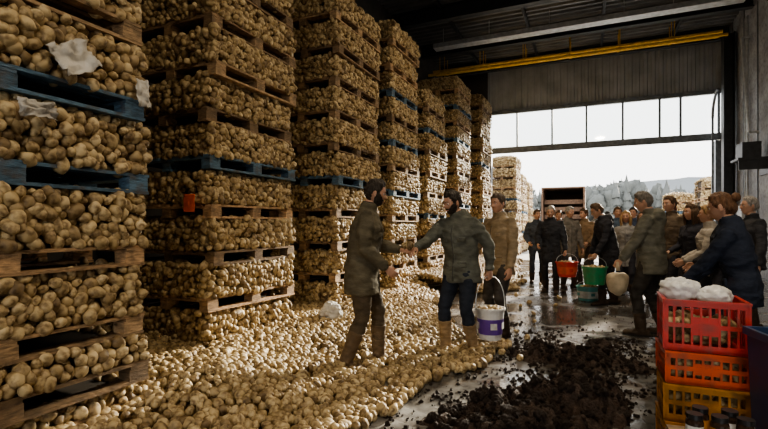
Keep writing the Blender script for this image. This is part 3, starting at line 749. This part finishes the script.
fs=[(i*4+k,i*4+(k+1)%4,(i+1)*4+(k+1)%4,(i+1)*4+k) for i in range(len(prof)-1) for k in range(4)]+[(3,2,1,0),(20,21,22,23)]
mb.add(vs,fs); mb.box((0,-.15,.6),(.12,.02,.03)); mb.box((0,-.142,.4),(.18,.006,.16),mat=1)
mb.obj('blue_storage_bin',[M['blue'],M['whiteplastic']],loc=(.94,2.90,0),bevel=.008,rot=.2)
mb=MB(); w,d,h=.38,.28,.36
for s in(-1,1):
    for i in range(4):
        k=random.uniform(.8,1.1); mb.box((0,s*(d/2-.01),.045+i*.09),(w,.018,.082),col=(k,k,k)); mb.box((s*(w/2-.01),0,.045+i*.09),(.018,d-.04,.082),col=(k,k,k))
    for t in(-1,1): mb.box((s*(w/2-.035),t*(d/2-.035),h/2),(.03,.03,h))
for i in range(4): mb.box((-.14+i*.094,0,h+.006),(.09,d,.012))
mb.obj('wooden_box',[M['wood']],loc=(.55,2.58,0),rot=.1)
for i,(jx,jy) in enumerate(((.45,2.56),(.55,2.57),(.65,2.58),(.49,2.66),(.61,2.67))):
    mb=MB(); mb.tube([(0,0,0),(0,0,.004),(0,0,.085),(0,0,.095),(0,0,.10)],[.032,.037,.037,.032,.030],n=18,mat=0)
    mb.tube([(0,0,.10),(0,0,.122)],[.034,.034],n=18,mat=1); mb.tube([(0,0,.025),(0,0,.07)],[.0376]*2,n=18,mat=2)
    mb.obj('jar',[M['glassjar'],M['black'],M['yellowp'] if i%2 else M['whiteplastic']],loc=(jx,jy,.373))
def sheet(name,c,w,h,R,seed,mat,amp=.03):
    mb=MB(); n=14; vs=[];fs=[]
    for i in range(n):
        for j in range(n):
            a=i/(n-1)-.5; b=j/(n-1)-.5; v=Vector((a*w,b*h,0)); z=amp*noise.noise(Vector((a*4,b*4,seed)))+amp*.5*noise.noise(Vector((a*10,b*10,seed)))
            v+=Vector((.1*w*noise.noise(Vector((b*4,seed,0))),0,z)); vs.append(Vector(c)+R@v)
    fs=[(i*n+j,(i+1)*n+j,(i+1)*n+j+1,i*n+j+1) for i in range(n-1) for j in range(n-1)]
    mb.add(vs,fs); o=mb.obj(name,[mat],smooth=True); s=o.modifiers.new('s','SOLIDIFY'); s.thickness=.002; return o
sheet('paper_sack',(-2.86,1.80,2.40),.20,.24,Matrix.Rotation(.5,3,'X')@Matrix.Rotation(R_(70),3,'Y'),1,M['paper'],.06)
sheet('paper_sack',(-2.87,1.60,2.04),.10,.20,Matrix.Rotation(R_(75),3,'Y'),3,M['paper'],.05)
sheet('paper_sack',(-2.86,2.27,2.30),.20,.10,Matrix.Rotation(R_(80),3,'Y'),4,M['paper'],.03)
sheet('orange_label',(-3.66,3.42,1.60),.15,.18,Matrix.Rotation(R_(90),3,'X'),2,M['label'],.006)
bag('white_sack',-3.15,5.35,.06,(.13,.16,.13),9,M['paper'])

# ------------------------------------------------------------------ outside
mb=MB(); cx,cy=-1.6,33
mb.box((cx,cy+3,1.05),(2.7,6.5,.18)); 
for s in(-1,1): mb.box((cx+s*1.3,cy+3,2.5),(.08,6.5,2.8))
mb.box((cx,cy+6.2,2.5),(2.6,.08,2.8)); mb.box((cx,cy+3,3.92),(2.7,6.5,.08))
for s in(-1,1): mb.box((cx+s*1.3,cy-.2,2.5),(.12,.12,2.9))
for z in(1.5,2.0,2.5,3.0): mb.box((cx,cy+.4,z),(2.4,.05,.3),col=(1,1,1))
for s in(-1,1):
    for yy_ in(1.5,2.8): mb.tube([(cx+s*1.0,cy+yy_,.5),(cx+s*1.3,cy+yy_,.5)],[.48]*2,ref=(0,0,1),n=20,mat=1)
mb.obj('farm_trailer',[M['truck'],M['tyre']])
mb=MB()
for _ in range(1700):
    x=random.uniform(-100,120); y=random.uniform(108,140); h=random.uniform(6.5,11)*(1+.3*noise.noise(Vector((x*.07,0,0))))*(1+.25*sm((x-10)/40))
    if random.random()<.45:
        r=h*random.uniform(.13,.18)
        for i in range(5):
            z0=h*(.08+.8*i/5); rr=r*(1-i/5*.75); n=7; a0=random.random()
            vs=[(x+rr*math.cos(a0+6.28*k/n)*random.uniform(.6,1.3),y+rr*math.sin(a0+6.28*k/n),z0+random.uniform(-.2,.2)) for k in range(n)]+[(x,y,z0+h*.32)]
            mb.add(vs,[(k,(k+1)%n,n) for k in range(n)])
    else:
        for q in range(3):
            r=h*random.uniform(.13,.20); mb.ell((x+random.uniform(-1,1)*h*.13,y,h*random.uniform(.45,.82)),(r,r,r*1.25),None,6,8,0,fn=lambda v:v*random.uniform(.7,1.2))
    mb.tube([(x,y,0),(x,y,h*.5)],[.2,.12],n=5)
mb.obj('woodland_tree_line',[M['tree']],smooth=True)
mb=MB(); n=120; vs=[];fs=[]
for i in range(n):
    x=-260+i*4.5; h=16+6*noise.noise(Vector((x*.012,0,0)))+1.6*noise.noise(Vector((x*.2,1,0)))+.8*noise.noise(Vector((x*.7,1,0))); vs+=[(x,180,-1),(x,196,h),(x,240,-1)]
for i in range(n-1): fs+=[(3*i,3*i+3,3*i+4,3*i+1),(3*i+1,3*i+4,3*i+5,3*i+2)]
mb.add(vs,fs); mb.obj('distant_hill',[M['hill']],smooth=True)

# ------------------------------------------------------------------ light
w=bpy.data.worlds.new('overcast_sky'); scene.world=w; w.use_nodes=True; nt=w.node_tree
bg=nt.nodes['Background']; tc=N(nt,'ShaderNodeTexCoord'); sx=N(nt,'ShaderNodeSeparateXYZ'); nt.links.new(tc.outputs['Generated'],sx.inputs[0])
r=ramp(nt,[(0,(.92,.92,.91)),(.35,(1,.99,.97)),(1,(.72,.78,.88))]); nt.links.new(sx.outputs[2],r.inputs[0]); nt.links.new(r.outputs[0],bg.inputs[0])
bg.inputs[1].default_value=4.0
sd=bpy.data.lights.new('sun','SUN'); sd.energy=20; sd.angle=R_(3); sd.color=(1,.88,.72)
so=bpy.data.objects.new('sun',sd); COL.objects.link(so)
so.rotation_euler=Vector((-.26,-.9,-.30)).to_track_quat('-Z','Y').to_euler()
for i,(x,y,e) in enumerate(((.8,2.0,150),(.6,8,190),(.3,-3,120))):  # unseen lamps added as warm interior fill
    mb=MB(); mb.tube([(0,0,.35),(0,0,.25),(0,0,.12),(0,0,0)],[.04,.09,.20,.26],n=24,cap=False); mb.tube([(0,0,.34),(0,0,1.14)],[.012]*2,n=6)
    o=mb.obj('added_fill_lamp',[M['lightsteel']],smooth=True,loc=(x,y,6.75))
    ld=bpy.data.lights.new('added_fill_light','AREA'); ld.shape='DISK'; ld.size=.5; ld.energy=e; ld.color=(1,.83,.60)
    lo=bpy.data.objects.new('added_fill_light',ld); COL.objects.link(lo); lo.parent=o; lo.location=(0,0,-.02)
scene.view_settings.view_transform='AgX'
try: scene.view_settings.look='AgX - Medium High Contrast'
except Exception: pass

cam=bpy.data.cameras.new('camera'); cam.lens=461/768*36; cam.sensor_width=36; cam.shift_y=.015; cam.clip_end=1000
co=bpy.data.objects.new('camera',cam); COL.objects.link(co); co.location=(0,0,1.37); co.rotation_euler=(R_(90),0,R_(24)); scene.camera=co
